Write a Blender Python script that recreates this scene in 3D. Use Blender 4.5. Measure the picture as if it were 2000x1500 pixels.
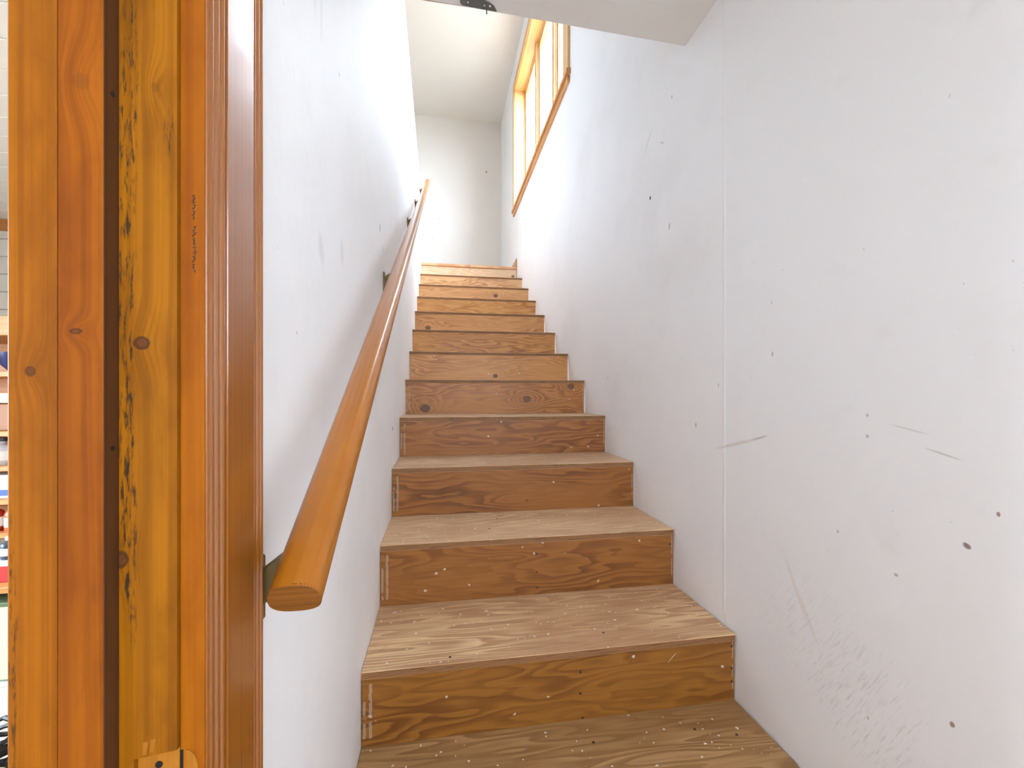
import bpy, bmesh, math, random
from mathutils import Vector
random.seed(7)
S = bpy.context.scene
C = S.collection
for o in list(bpy.data.objects):
    bpy.data.objects.remove(o)

# ------------------------------------------------------------------ camera
FPX, YAW, CAMZ = 829.74, 0.1639, 1.175
cam = bpy.data.cameras.new('camera'); cam_o = bpy.data.objects.new('camera', cam); C.objects.link(cam_o)
cam.sensor_width = 36.0; cam.lens = FPX / 2000 * 36.0
cam.shift_y = 19.2 / 2000
cam.clip_start = 0.02
cam_o.location = (0, 0, CAMZ); cam_o.rotation_euler = (math.pi / 2, 0, -YAW)
S.camera = cam_o

# ------------------------------------------------------------------ sky, daylight portals, exposure
W = bpy.data.worlds.new('overcast_sky'); S.world = W; W.use_nodes = True
bg = W.node_tree.nodes['Background']
bg.inputs[0].default_value = (0.80, 0.915, 1.065, 1); bg.inputs[1].default_value = 16.0
S.view_settings.view_transform = 'Standard'; S.view_settings.look = 'None'
S.view_settings.exposure = 0.93; S.view_settings.gamma = 1.0; S.view_settings.use_curve_mapping = False
S.cycles.use_denoising = True
S.cycles.max_bounces = 9; S.cycles.diffuse_bounces = 7; S.cycles.glossy_bounces = 3
S.cycles.transparent_max_bounces = 8; S.cycles.use_adaptive_sampling = True; S.cycles.adaptive_threshold = 0.10; S.cycles.adaptive_min_samples = 16; S.cycles.sample_clamp_indirect = 8.0
def portal(name, loc, rot, sx, sy):
    l = bpy.data.lights.new(name, 'AREA'); l.shape = 'RECTANGLE'; l.size = sx; l.size_y = sy
    l.cycles.is_portal = True
    o = bpy.data.objects.new(name, l); C.objects.link(o); o.location = loc; o.rotation_euler = rot
R90 = math.pi / 2
portal('daylight_portal', (0.99, 3.575, 3.805), (0, R90, 0), 1.30, 1.90)        # stair window
portal('daylight_portal', (0.35, -1.50, 1.62), (R90, 0, 0), 0.66, 0.70)         # unseen half-glazed door behind the camera, added for its daylight
portal('daylight_portal', (-3.09, 0.7, 1.35), (0, -R90, 0), 1.1, 1.8)           # unseen store room window, added for its daylight

# ------------------------------------------------------------------ mesh helpers
class MB:
    def __init__(s): s.v = []; s.f = []; s.m = []
    def face(s, pts, mi=0):
        n = len(s.v); s.v += [tuple(p) for p in pts]; s.f.append(tuple(range(n, n + len(pts)))); s.m.append(mi)
    def hexa(s, p, mi=0, mfront=None):
        n = len(s.v); s.v += [tuple(q) for q in p]
        for k, q in enumerate(((0, 3, 2, 1), (4, 5, 6, 7), (0, 1, 5, 4), (1, 2, 6, 5), (2, 3, 7, 6), (3, 0, 4, 7))):
            s.f.append(tuple(n + i for i in q)); s.m.append(mfront if (mfront is not None and k == 2) else mi)
        return s
    def box(s, x0, x1, y0, y1, z0, z1, mi=0, mfront=None):
        s.hexa([(x0, y0, z0), (x1, y0, z0), (x1, y1, z0), (x0, y1, z0), (x0, y0, z1), (x1, y0, z1), (x1, y1, z1), (x0, y1, z1)], mi, mfront)
        return s
    def sweep(s, prof, a, b, U, V, caps=True):
        """profile (u,v) swept from point a to point b; U and V are the profile's axes"""
        a, b, U, V = map(Vector, (a, b, U, V)); n = len(s.v); k = len(prof)
        for base in (a, b):
            for u, v in prof: s.v.append(tuple(base + U * u + V * v))
        for i in range(k):
            j = (i + 1) % k; s.f.append((n + i, n + j, n + k + j, n + k + i)); s.m.append(0)
        if caps:
            s.f.append(tuple(n + i for i in reversed(range(k)))); s.m.append(0)
            s.f.append(tuple(n + k + i for i in range(k))); s.m.append(0)
        return s
    def disc(s, c, n, r, depth, seg=12, dome=0.0):
        """a short round peg: axis n, base centre c, radius r"""
        c = Vector(c); n = Vector(n).normalized(); t = n.orthogonal().normalized(); b = n.cross(t)
        prof = [(r * math.cos(2 * math.pi * i / seg), r * math.sin(2 * math.pi * i / seg)) for i in range(seg)]
        s.sweep(prof, c, c + n * depth, t, b)
        return s
    def lathe(s, c, prof, seg=16):
        """(radius, height) profile turned about the z axis at c"""
        cx, cy, cz = c; n = len(s.v); k = len(prof)
        for r, h in prof:
            for i in range(seg):
                a = 2 * math.pi * i / seg; s.v.append((cx + r * math.cos(a), cy + r * math.sin(a), cz + h))
        for q in range(k - 1):
            for i in range(seg):
                j = (i + 1) % seg; s.f.append((n + q * seg + i, n + q * seg + j, n + (q + 1) * seg + j, n + (q + 1) * seg + i)); s.m.append(0)
        s.f.append(tuple(n + i for i in reversed(range(seg)))); s.m.append(0)
        s.f.append(tuple(n + (k - 1) * seg + i for i in range(seg))); s.m.append(0)
        return s
    def build(s, name, mats, parent=None, bevel=0, smooth=False, seg=1):
        me = bpy.data.meshes.new(name); me.from_pydata(s.v, [], s.f)
        if not isinstance(mats, (list, tuple)): mats = [mats]
        for m in mats: me.materials.append(m)
        for p, mi in zip(me.polygons, s.m): p.material_index = mi
        bm = bmesh.new(); bm.from_mesh(me)
        bmesh.ops.recalc_face_normals(bm, faces=bm.faces)
        if bevel: bmesh.ops.bevel(bm, geom=list(bm.edges), offset=bevel, segments=seg, affect='EDGES', profile=0.5, clamp_overlap=True)
        if smooth:
            for f in bm.faces: f.smooth = True
        bm.to_mesh(me); bm.free()
        if smooth: me.set_sharp_from_angle(angle=math.radians(40))
        o = bpy.data.objects.new(name, me); C.objects.link(o)
        if parent is not None:
            o.parent = parent
            base = Vector((0, 0, 0)); p = parent
            while p is not None: base += p.location; p = p.parent
            o.location = -base
        return o
def bx(*a): return MB().box(*a)
def tag(o, label=None, cat=None, group=None, kind=None):
    if label: o['label'] = label
    if cat: o['category'] = cat
    if group: o['group'] = group
    if kind: o['kind'] = kind
    return o
def thing(name, loc, label=None, cat=None, group=None, kind=None):
    o = bpy.data.objects.new(name, None); C.objects.link(o); o.location = loc; o.empty_display_size = 0.05
    return tag(o, label, cat, group, kind)

# ------------------------------------------------------------------ material helpers
class NT:
    def __init__(s, name, rough=0.5, spec=0.5):
        s.mat = bpy.data.materials.new(name); s.mat.use_nodes = True; s.t = s.mat.node_tree; s.N = s.t.nodes
        s.b = s.N['Principled BSDF']; s.b.inputs['Roughness'].default_value = rough; s.b.inputs['Specular IOR Level'].default_value = spec
        tc = s.N.new('ShaderNodeTexCoord'); s.co = tc.outputs['Object']
        sp = s.N.new('ShaderNodeSeparateXYZ'); s.link(s.co, sp.inputs[0]); s.X, s.Y, s.Z = sp.outputs
    def link(s, a, b): s.t.links.new(a, b)
    def put(s, v, inp):
        if isinstance(v, bpy.types.NodeSocket): s.link(v, inp)
        elif isinstance(v, (tuple, list)): inp.default_value = (v[0], v[1], v[2], 1) if len(inp.default_value) == 4 else v
        else: inp.default_value = v
    def m(s, op, a, b=None, c=None, clamp=False):
        n = s.N.new('ShaderNodeMath'); n.operation = op; n.use_clamp = clamp
        s.put(a, n.inputs[0])
        if b is not None: s.put(b, n.inputs[1])
        if c is not None: s.put(c, n.inputs[2])
        return n.outputs[0]
    def comb(s, x, y, z):
        n = s.N.new('ShaderNodeCombineXYZ'); s.put(x, n.inputs[0]); s.put(y, n.inputs[1]); s.put(z, n.inputs[2]); return n.outputs[0]
    def noise(s, vec, scale=1.0, detail=2.0, rough=0.5, dist=0.0):
        n = s.N.new('ShaderNodeTexNoise'); s.link(vec, n.inputs['Vector']); n.inputs['Scale'].default_value = scale
        n.inputs['Detail'].default_value = detail; n.inputs['Roughness'].default_value = rough; n.inputs['Distortion'].default_value = dist
        return n.outputs['Fac']
    def vor(s, vec, scale):
        n = s.N.new('ShaderNodeTexVoronoi'); s.link(vec, n.inputs['Vector']); n.inputs['Scale'].default_value = scale
        return n.outputs['Distance'], n.outputs['Color']
    def ramp(s, fac, stops):
        n = s.N.new('ShaderNodeValToRGB'); s.link(fac, n.inputs[0]); e = n.color_ramp.elements
        while len(e) > 1: e.remove(e[-1])
        for i, (p, c) in enumerate(stops):
            q = e[0] if i == 0 else e.new(p)
            q.position = p; q.color = (c, c, c, 1) if not isinstance(c, tuple) else (*c, 1)
        return n.outputs[0]
    def mix(s, fac, a, b, mode='MIX'):
        n = s.N.new('ShaderNodeMix'); n.data_type = 'RGBA'; n.blend_type = mode; n.clamp_factor = True
        s.put(fac, n.inputs[0]); s.put(a, n.inputs[6]); s.put(b, n.inputs[7]); return n.outputs[2]
    def sm(s, v, lo, hi):
        n = s.N.new('ShaderNodeMapRange'); n.interpolation_type = 'SMOOTHSTEP'; s.put(v, n.inputs[0]); n.inputs[1].default_value = lo; n.inputs[2].default_value = hi
        return n.outputs[0]
    def ell(s, u, v, uc, vc, ru, rv, ang=0.0):
        """squared elliptical distance from (uc, vc): 1 on the ellipse's rim"""
        du = s.m('SUBTRACT', u, uc); dv = s.m('SUBTRACT', v, vc)
        if ang:
            ca, sa = math.cos(ang), math.sin(ang)
            du, dv = (s.m('ADD', s.m('MULTIPLY', du, ca), s.m('MULTIPLY', dv, sa)), s.m('SUBTRACT', s.m('MULTIPLY', dv, ca), s.m('MULTIPLY', du, sa)))
        du = s.m('DIVIDE', du, ru); dv = s.m('DIVIDE', dv, rv)
        return s.m('ADD', s.m('MULTIPLY', du, du), s.m('MULTIPLY', dv, dv))
    def bump(s, h, strength=0.2, dist=0.001):
        n = s.N.new('ShaderNodeBump'); s.put(h, n.inputs['Height']); n.inputs['Strength'].default_value = strength; n.inputs['Distance'].default_value = dist
        s.link(n.outputs[0], s.b.inputs['Normal'])
    def col(s, c): s.put(c, s.b.inputs['Base Color']); return s
def lin(r, g, b):
    f = lambda c: (c / 255 / 12.92) if c / 255 <= 0.04045 else ((c / 255 + 0.055) / 1.055) ** 2.4
    return (f(r), f(g), f(b))
def plain(name, rgb, rough=0.5, metal=0.0, vary=0.06, scale=30):
    n = NT(name, rough); c = lin(*rgb)
    f = n.noise(n.co, scale, 3)
    n.col(n.mix(f, tuple(x * (1 - vary) for x in c), tuple(min(1, x * (1 + vary)) for x in c)))
    n.b.inputs['Metallic'].default_value = metal
    return n.mat
AX = lambda n, a: {'X': n.X, 'Y': n.Y, 'Z': n.Z}[a]
def plywood(name, seed, along, across, light, dark, knots=(), freq=38, amp=3.2, stretch=1.3, rough=0.5, wear=0.0, specks=0.0, strips=()):
    """rotary-cut veneer: bands are contour lines of a slow height field, knots pull them into rings"""
    n = NT(name, rough, 0.35); u, v = AX(n, along), AX(n, across)
    light, dark = lin(*light), lin(*dark)
    q = n.comb(n.m('MULTIPLY_ADD', u, stretch, seed * 3.7), n.m('MULTIPLY', v, 7.0), seed * 1.3)
    h = n.m('ADD', n.m('MULTIPLY', v, freq), n.m('MULTIPLY', n.noise(q, 1.6, 2.5, 0.5), amp * 3))
    for (ku, kv, kr) in knots:
        e = n.ell(u, v, ku, kv, kr * 4.0, kr * 2.4)
        h = n.m('ADD', h, n.m('MULTIPLY', n.m('EXPONENT', n.m('MULTIPLY', e, -1.0)), 4.0))
    band = n.m('FRACT', h)
    t = n.ramp(band, [(0.0, 0.0), (0.30, 0.10), (0.62, 0.75), (0.90, 1.0), (0.97, 0.35), (1.0, 0.0)])
    fine = n.noise(n.comb(n.m('MULTIPLY', u, 6.0), n.m('MULTIPLY', v, 160.0), seed), 1.0, 3, 0.6)
    big = n.noise(n.comb(n.m('MULTIPLY', u, 2.2), n.m('MULTIPLY', v, 6.0), seed + 5.0), 1.0, 2)
    t = n.m('MULTIPLY', t, n.sm(big, 0.25, 0.7))
    c = n.mix(t, light, dark)
    c = n.mix(n.sm(fine, 0.35, 0.75), c, n.mix(0.22, c, (0.05, 0.025, 0.01)), 'MIX')
    for (ku, kv, kr) in knots:
        e = n.ell(u, v, ku, kv, kr * 1.25, kr)
        nz = n.m('ADD', e, n.m('MULTIPLY', n.noise(n.co, 90, 2), 0.7))
        c = n.mix(n.m('MULTIPLY', n.m('SUBTRACT', 1.0, n.sm(nz, 0.7, 1.5)), 0.78), c, (0.055, 0.028, 0.014))
        c = n.mix(n.m('MULTIPLY', n.m('SUBTRACT', 1.0, n.sm(nz, 0.2, 0.6)), 0.5), c, (0.16, 0.09, 0.05))
    if wear:
        wz = n.noise(n.comb(n.m('MULTIPLY', u, 3.0), n.m('MULTIPLY', v, 5.0), seed + 9.0), 1.2, 4, 0.6)
        c = n.mix(n.m('MULTIPLY', n.sm(wz, 0.42, 0.75), wear), c, tuple(0.5 * (a + b) for a, b in zip(light, dark)))
        dz = n.noise(n.comb(u, v, seed + 2.0), 38, 3, 0.7)
        c = n.mix(n.m('MULTIPLY', n.sm(dz, 0.62, 0.8), 0.30), c, (0.10, 0.07, 0.045))
    if specks:
        wob = n.noise(n.comb(u, v, 3.0), 120, 1)
        for (sc_, th, off) in ((26, 0.10, 0.0), (13, 0.06, 8.0), (48, 0.13, 4.0))[:3 if specks > 0.7 else 2]:
            d, rc = n.vor(n.comb(n.m('ADD', u, n.m('MULTIPLY', wob, 0.01)), v, seed + off), sc_)
            pick = n.m('GREATER_THAN', n.noise(n.comb(u, v, seed + off + 1), sc_ * 0.35, 1), 0.50 if specks > 0.7 else 0.57)
            c = n.mix(n.m('MULTIPLY', n.m('MULTIPLY', n.m('LESS_THAN', d, th), pick), specks), c, (0.84, 0.80, 0.74))
        sq = n.noise(n.comb(n.m('ADD', n.m('MULTIPLY', u, 2.0), n.m('MULTIPLY', v, 2.6)), n.m('MULTIPLY', n.m('SUBTRACT', u, v), 45.0), seed), 3.0, 1)
        c = n.mix(n.m('MULTIPLY', n.sm(sq, 0.80, 0.84), 0.6), c, (0.66, 0.56, 0.42))
    for (su, sv0, sv1, sw) in strips:           # ragged glue or paint runs by the ends
        wob = n.m('MULTIPLY', n.m('SUBTRACT', n.noise(n.comb(0.0, v, su), 60, 2), 0.5), sw * 1.6)
        d = n.m('ABSOLUTE', n.m('SUBTRACT', n.m('ADD', u, wob), su))
        inz = n.m('MULTIPLY', n.m('GREATER_THAN', v, sv0), n.m('LESS_THAN', v, sv1))
        ok = n.m('GREATER_THAN', n.noise(n.comb(u, v, su * 9), 45, 2), 0.40)
        c = n.mix(n.m('MULTIPLY', n.m('MULTIPLY', n.m('LESS_THAN', d, sw), inz), n.m('MULTIPLY', ok, 0.5)), c, (0.46, 0.36, 0.26))
    n.col(c)
    n.bump(fine, 0.25, 0.0008)
    return n.mat
def board(name, seed, along, across, light, dark, knots=(), freq=110, amp=2.0, rough=0.32, coat=0.0, dirt=(), third=None, stain=0.35, spec=0.5, relief=0.12, grain=0.5, flecks=0.35, blotch=0.0):
    """sawn pine: uneven fine grain along the board, rings round the knots, scuffs"""
    n = NT(name, rough, spec); u, v = AX(n, along), AX(n, across)
    if third == 'RAIL': v = n.m('ADD', v, n.m('MULTIPLY', n.m('SUBTRACT', n.Z, n.m('MULTIPLY', n.Y, 0.5825)), 0.7))
    elif third: v = n.m('ADD', v, n.m('MULTIPLY', AX(n, third), 0.6))
    light, dark = lin(*light), lin(*dark)
    q = n.comb(n.m('MULTIPLY_ADD', u, 1.1, seed * 2.9), n.m('MULTIPLY', v, 9.0), seed)
    bend = n.m('MULTIPLY', n.noise(q, 1.0, 1.5), amp)
    near = None
    for kt in knots:
        e = n.ell(u, v, kt[0], kt[1], kt[2] * 4.5, kt[3] * 2.4)
        g = n.m('EXPONENT', n.m('MULTIPLY', e, -1.0))
        bend = n.m('ADD', bend, n.m('MULTIPLY', g, 1.6)); near = g if near is None else n.m('ADD', near, g)
    lane = n.m('ADD', n.m('MULTIPLY', v, freq), bend)
    t = n.sm(n.noise(n.comb(n.m('MULTIPLY', u, 0.7), lane, seed), 0.9, 3, 0.65), 0.36, 0.66)
    if near is not None:
        ring = n.ramp(n.m('FRACT', n.m('MULTIPLY', lane, 1.4)), [(0.0, 0.0), (0.55, 0.3), (0.85, 1.0), (1.0, 0.0)])
        t = n.m('ADD', t, n.m('MULTIPLY', n.m('MULTIPLY', ring, near), 0.9), clamp=True)
    big = n.noise(n.comb(n.m('MULTIPLY', u, 2.0), n.m('MULTIPLY', v, 20.0), seed + 4.0), 1.0, 3)
    c = n.mix(n.m('MULTIPLY', t, grain), light, dark)
    c = n.mix(n.m('MULTIPLY', n.sm(big, 0.45, 0.8), stain), c, dark)
    fine = n.noise(n.comb(n.m('MULTIPLY', u, 9.0), n.m('MULTIPLY', v, 420.0), seed), 1.0, 3, 0.6)
    c = n.mix(n.m('MULTIPLY', n.sm(fine, 0.5, 0.8), flecks * 0.6), c, dark)
    blot = n.noise(n.comb(n.m('MULTIPLY', u, 9.0), n.m('MULTIPLY', v, 30.0), seed + 6.0), 1.0, 4, 0.6)
    c = n.mix(n.m('MULTIPLY', n.sm(blot, 0.42, 0.72), blotch), c, dark)
    fleck = n.noise(n.comb(n.m('MULTIPLY', u, 34.0), n.m('MULTIPLY', v, 120.0), seed + 3.0), 1.0, 2)
    c = n.mix(n.m('MULTIPLY', n.sm(fleck, 0.70, 0.80), flecks), c, (0.06, 0.025, 0.008))
    for kt in knots:
        k = kt[4] if len(kt) > 4 else 1.0
        e = n.m('ADD', n.ell(u, v, *kt[:4]), n.m('MULTIPLY', n.noise(n.co, 300, 2), 0.5))
        c = n.mix(n.m('MULTIPLY', n.m('SUBTRACT', 1.0, n.sm(e, 0.8, 1.4)), 0.85 * k), c, (0.05, 0.018, 0.008))
        c = n.mix(n.m('MULTIPLY', n.m('SUBTRACT', 1.0, n.sm(e, 0.3, 0.85)), 0.7 * k), c, (0.15, 0.05, 0.015))
    if dirt:
        g = n.noise(n.comb(n.m('MULTIPLY', u, 60.0), n.m('MULTIPLY', v, 420.0), seed + 7.0), 1.0, 3, 0.65)
        for (du, dv, ru, rv, k) in dirt:
            e = n.ell(u, v, du, dv, ru, rv)
            c = n.mix(n.m('MULTIPLY', n.m('MULTIPLY', n.m('SUBTRACT', 1.0, n.sm(e, 0.3, 1.0)), n.sm(g, 0.48, 0.66)), k), c, (0.035, 0.02, 0.01))
    n.col(c)
    if relief: n.bump(fine, relief, 0.0004)
    n.b.inputs['Coat Weight'].default_value = coat; n.b.inputs['Coat Roughness'].default_value = 0.12
    return n.mat
def paint(name, rgb, rough=0.55, marks=(), axis='Y', haze=0.05, streaks=(), tint=(190, 178, 160)):
    """white painted wallboard with scuffs; marks are (along, height, r_along, r_height, angle, strength, colour)"""
    n = NT(name, rough, 0.35); c0 = lin(*rgb); u, v = AX(n, axis), n.Z
    big = n.noise(n.co, 1.7, 4, 0.6); mid = n.noise(n.co, 9.0, 3, 0.6)
    c = n.mix(n.m('MULTIPLY', n.sm(big, 0.45, 0.8), haze * 3), c0, lin(*tint))
    c = n.mix(n.m('MULTIPLY', n.sm(mid, 0.58, 0.85), haze * 2), c, lin(*tint))
    sp = n.noise(n.comb(n.m('MULTIPLY', u, 1.0), n.m('MULTIPLY', v, 0.6), 4.0), 95, 2, 0.5)
    gate = n.noise(n.co, 6.0, 2)
    c = n.mix(n.m('MULTIPLY', n.m('MULTIPLY', n.sm(sp, 0.735, 0.78), n.sm(gate, 0.45, 0.6)), 0.35), c, lin(120, 112, 104))
    ragged = n.m('MULTIPLY', n.m('SUBTRACT', n.noise(n.co, 220, 2), 0.5), 0.8)
    for (mu, mv, ru, rv, ang, k, rgb2) in marks:
        e = n.m('ADD', n.ell(u, v, mu, mv, ru, rv, ang), ragged)
        c = n.mix(n.m('MULTIPLY', n.m('SUBTRACT', 1.0, n.sm(e, -0.2 if max(ru, rv) > 0.015 else 0.3, 1.2)), k), c, lin(*rgb2))
    for (mu, mv, ru, rv, ang, k, rgb2, sa) in streaks:      # fields of fine parallel scratches
        e = n.ell(u, v, mu, mv, ru, rv, ang)
        ca, sn = math.cos(sa), math.sin(sa)
        al = n.m('ADD', n.m('MULTIPLY', u, ca), n.m('MULTIPLY', v, sn)); ac = n.m('SUBTRACT', n.m('MULTIPLY', v, ca), n.m('MULTIPLY', u, sn))
        g = n.noise(n.comb(n.m('MULTIPLY', al, 22.0), n.m('MULTIPLY', ac, 260.0), 1.0), 1.0, 3, 0.6)
        c = n.mix(n.m('MULTIPLY', n.m('MULTIPLY', n.m('SUBTRACT', 1.0, n.sm(e, 0.1, 1.0)), n.sm(g, 0.52, 0.70)), k), c, lin(*rgb2))
    n.col(c); n.bump(n.noise(n.co, 120, 2), 0.10, 0.0012)
    return n.mat
def clear_glass():
    m = bpy.data.materials.new('window_glass'); m.use_nodes = True; t = m.node_tree; t.nodes.clear()
    o = t.nodes.new('ShaderNodeOutputMaterial'); mx = t.nodes.new('ShaderNodeMixShader'); a = t.nodes.new('ShaderNodeBsdfTransparent'); g = t.nodes.new('ShaderNodeBsdfGlossy')
    lw = t.nodes.new('ShaderNodeLayerWeight'); pw_ = t.nodes.new('ShaderNodeMath'); pw_.operation = 'POWER'; pw_.inputs[1].default_value = 5.0
    f = t.nodes.new('ShaderNodeMath'); f.operation = 'MULTIPLY_ADD'; f.inputs[1].default_value = 0.5; f.inputs[2].default_value = 0.03
    t.links.new(lw.outputs['Facing'], pw_.inputs[0]); t.links.new(pw_.outputs[0], f.inputs[0])
    a.inputs[0].default_value = (0.97, 0.98, 0.975, 1); g.inputs['Roughness'].default_value = 0.02
    t.links.new(f.outputs[0], mx.inputs[0]); t.links.new(a.outputs[0], mx.inputs[1]); t.links.new(g.outputs[0], mx.inputs[2]); t.links.new(mx.outputs[0], o.inputs[0])
    return m
GLASS = clear_glass()

# ------------------------------------------------------------------ dimensions
XL, XR = -0.1847, 0.7796            # the stair's two walls
WT = -0.2755                        # store-room face of the left wall
ZC, ZU, ZT = 2.305, 2.500, 4.77     # lower ceiling, upper floor, upper ceiling
YB = 5.60                           # end wall of the upper landing
XFAR, YFRONT = -2.95, -1.40
STEP_Y = [0.413 + 0.3056 * i for i in range(14)]
STEP_Z = [0.178, 0.355, 0.531, 0.716, 0.896, 1.070, 1.249, 1.4245, 1.599, 1.777, 1.9535, 2.130, 2.305, 2.500]
WY0, WY1, WZ0, WZ1 = 2.640, 4.510, 3.170, 4.440      # stair window opening

WHITE = (243, 244, 246)
GREY = (118, 108, 100); TAN = (186, 158, 126); BLK = (22, 20, 20)
m_right = paint('white_wall_right', WHITE, 0.5, axis='Y', marks=[
    (1.503, 1.917, 0.0075, 0.0075, 0, 1.0, BLK), (1.367, 1.757, 0.0035, 0.013, 0.2, 0.7, GREY), (1.350, 2.195, 0.004, 0.006, 0, 0.6, GREY),
    (1.415, 2.075, 0.020, 0.004, 0.6, 0.35, GREY), (1.52, 2.14, 0.004, 0.06, 0.75, 0.3, GREY), 
    (1.025, 1.041, 0.105, 0.0055, -0.27, 0.375, TAN), (0.940, 1.066, 0.030, 0.003, -0.3, 0.5, (150, 130, 105)),
    (0.6706, 1.1353, 0.003, 0.0035, 0, 0.6, TAN), (0.6706, 1.0963, 0.003, 0.0035, 0, 0.6, TAN), (0.519, 0.946, 0.006, 0.0045, 0.5, 0.85, (140, 104, 92)),
    (0.4823, 1.004, 0.0025, 0.004, 0, 0.8, (150, 110, 90)), (0.5375, 0.663, 0.004, 0.005, 0, 0.8, (150, 100, 70)), (0.6694, 0.574, 0.002, 0.004, 0, 0.5, GREY),
    
    (0.835, 0.745, 0.006, 0.085, -0.45, 0.15, TAN), (0.80, 0.69, 0.005, 0.06, -0.5, 0.175, TAN),
    (1.210, 1.078, 0.003, 0.008, 0, 0.7, GREY), (1.1, 1.20, 0.002, 0.006, 0, 0.6, GREY), (0.90, 1.27, 0.003, 0.007, 0, 0.5, GREY), (0.62, 0.86, 0.004, 0.003, 0, 0.5, GREY),
    (0.73, 0.90, 0.003, 0.003, 0, 0.5, GREY), (0.55, 1.08, 0.03, 0.0022, 0.25, 0.35, GREY), (0.60, 1.115, 0.035, 0.002, 0.2, 0.25, GREY), (1.92, 1.25, 0.004, 0.008, 0, 0.4, GREY)],
    streaks=[(0.68, 0.60, 0.13, 0.14, 0.3, 0.275, (140, 128, 112), 2.05), (0.80, 0.66, 0.20, 0.16, 0.4, 0.15, (160, 148, 132), 2.2), (1.5, 2.1, 0.22, 0.30, 0.6, 0.07, (150, 146, 140), 0.9)])
m_left = paint('white_wall_left', WHITE, 0.5, axis='Y', marks=[
    (0.66, 1.78, 0.008, 0.055, 0.2, 0.14, GREY), (0.70, 1.765, 0.006, 0.05, 0.0, 0.14, GREY), 
    (0.70, 1.40, 0.018, 0.03, 0.4, 0.15, GREY), (0.84, 1.44, 0.018, 0.032, 0, 0.13, GREY),
    (1.334, 1.677, 0.010, 0.014, 0.4, 0.6, GREY), (1.39, 1.634, 0.006, 0.016, 0.5, 0.5, GREY), (1.282, 2.156, 0.006, 0.025, 0, 0.15, GREY), (1.282, 1.97, 0.006, 0.02, 0, 0.175, GREY),
    (1.6745, 1.0425, 0.010, 0.007, 0, 0.9, BLK), (0.818, 1.758, 0.003, 0.004, 0, 0.5, GREY), (0.587, 1.254, 0.003, 0.003, 0, 0.5, TAN),
    (1.35, 0.66, 0.03, 0.07, 0.2, 0.15, TAN)],
    streaks=[(0.62, 1.45, 0.2, 0.3, 0.2, 0.07, (150, 148, 145), 2.0), (1.30, 0.75, 0.3, 0.12, 0.5, 0.2, (140, 125, 105), 1.8)])
m_white = paint('white_paint', WHITE, 0.6, haze=0.03)
m_back = paint('landing_wall_paint', (232, 231, 228), 0.6, axis='X', haze=0.02, marks=[(0.583, 4.109, 0.011, 0.020, 0.5, 0.9, (122, 40, 34)), (-0.038, 3.451, 0.010, 0.008, 0, 0.4, GREY), (-0.116, 3.19, 0.008, 0.008, 0, 0.4, GREY)])
m_ceil = paint('ceiling_paint', (240, 239, 236), 0.65, axis='X', haze=0.04)
m_ceilu = paint('upper_ceiling_paint', (232, 231, 228), 0.65, axis='X', haze=0.02)
m_floor = plywood('floor_board', 31, 'X', 'Y', (205, 178, 146), (180, 140, 100), freq=14, wear=0.4, rough=0.55)
m_ground = plain('gravel_ground', (140, 136, 126), 0.9, scale=4, vary=0.25)

# ------------------------------------------------------------------ structure
def struct(name, mb, mat, **kw): return tag(mb.build(name, mat, **kw), kind='structure')
struct('ground', bx(-30, 30, -30, 30, -0.45, -0.30), m_ground)
struct('floor', bx(XFAR - 0.12, XR + 0.17, YFRONT - 0.1, YB + 0.1, -0.12, 0.0), m_floor)
EL, ER = 1.2372, 1.2705               # near edge of the stairwell opening, left and right
f2 = MB()
f2.hexa([(XFAR, YFRONT, ZC + 0.016), (XR, YFRONT, ZC + 0.016), (XR, ER, ZC + 0.016), (XFAR, EL, ZC + 0.016), (XFAR, YFRONT, ZU), (XR, YFRONT, ZU), (XR, ER, ZU), (XFAR, EL, ZU)])
f2.box(XFAR, WT, EL, YB, ZC + 0.016, ZU)
f2.box(WT, XR, STEP_Y[13] + 0.02, YB, ZC + 0.016, ZU - 0.0005)
struct('floor', f2, m_floor)
cl = MB()
cl.hexa([(XL + 0.002, YFRONT, ZC), (XR, YFRONT, ZC), (XR, ER, ZC), (XL + 0.002, EL, ZC), (XL + 0.002, YFRONT, ZC + 0.016), (XR, YFRONT, ZC + 0.016), (XR, ER, ZC + 0.016), (XL + 0.002, EL, ZC + 0.016)])
ceiling = struct('ceiling', cl, m_ceil)
struct('ceiling', bx(XFAR - 0.1, XR + 0.17, YFRONT - 0.1, YB + 0.1, ZT, ZT + 0.1), m_ceilu)

# left wall: full height near the foot, then a half wall beside the stairwell
DO0, DO1, DOH = -0.52, 0.353, 2.06     # rough opening of the doorway in this wall
wl = MB()
wl.box(WT, XL, YFRONT, DO0, 0, ZC + 0.016); wl.box(WT, XL, DO0, DO1, DOH, ZC + 0.016); wl.box(WT, XL, DO1, 1.25, 0, ZC + 0.016)
HW = 3.17
def xl(y): return XL if y < 2.0 else XL - 0.018 * (y - 2.0) / 2.4
ys = [1.25, 2.0, 2.6, 3.2, 3.8, 4.40]
for a, b in zip(ys, ys[1:]):
    wl.hexa([(WT, a, 0), (xl(a), a, 0), (xl(b), b, 0), (WT, b, 0), (WT, a, HW), (xl(a), a, HW), (xl(b), b, HW), (WT, b, HW)])
struct('wall_left', wl, m_left)

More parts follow.
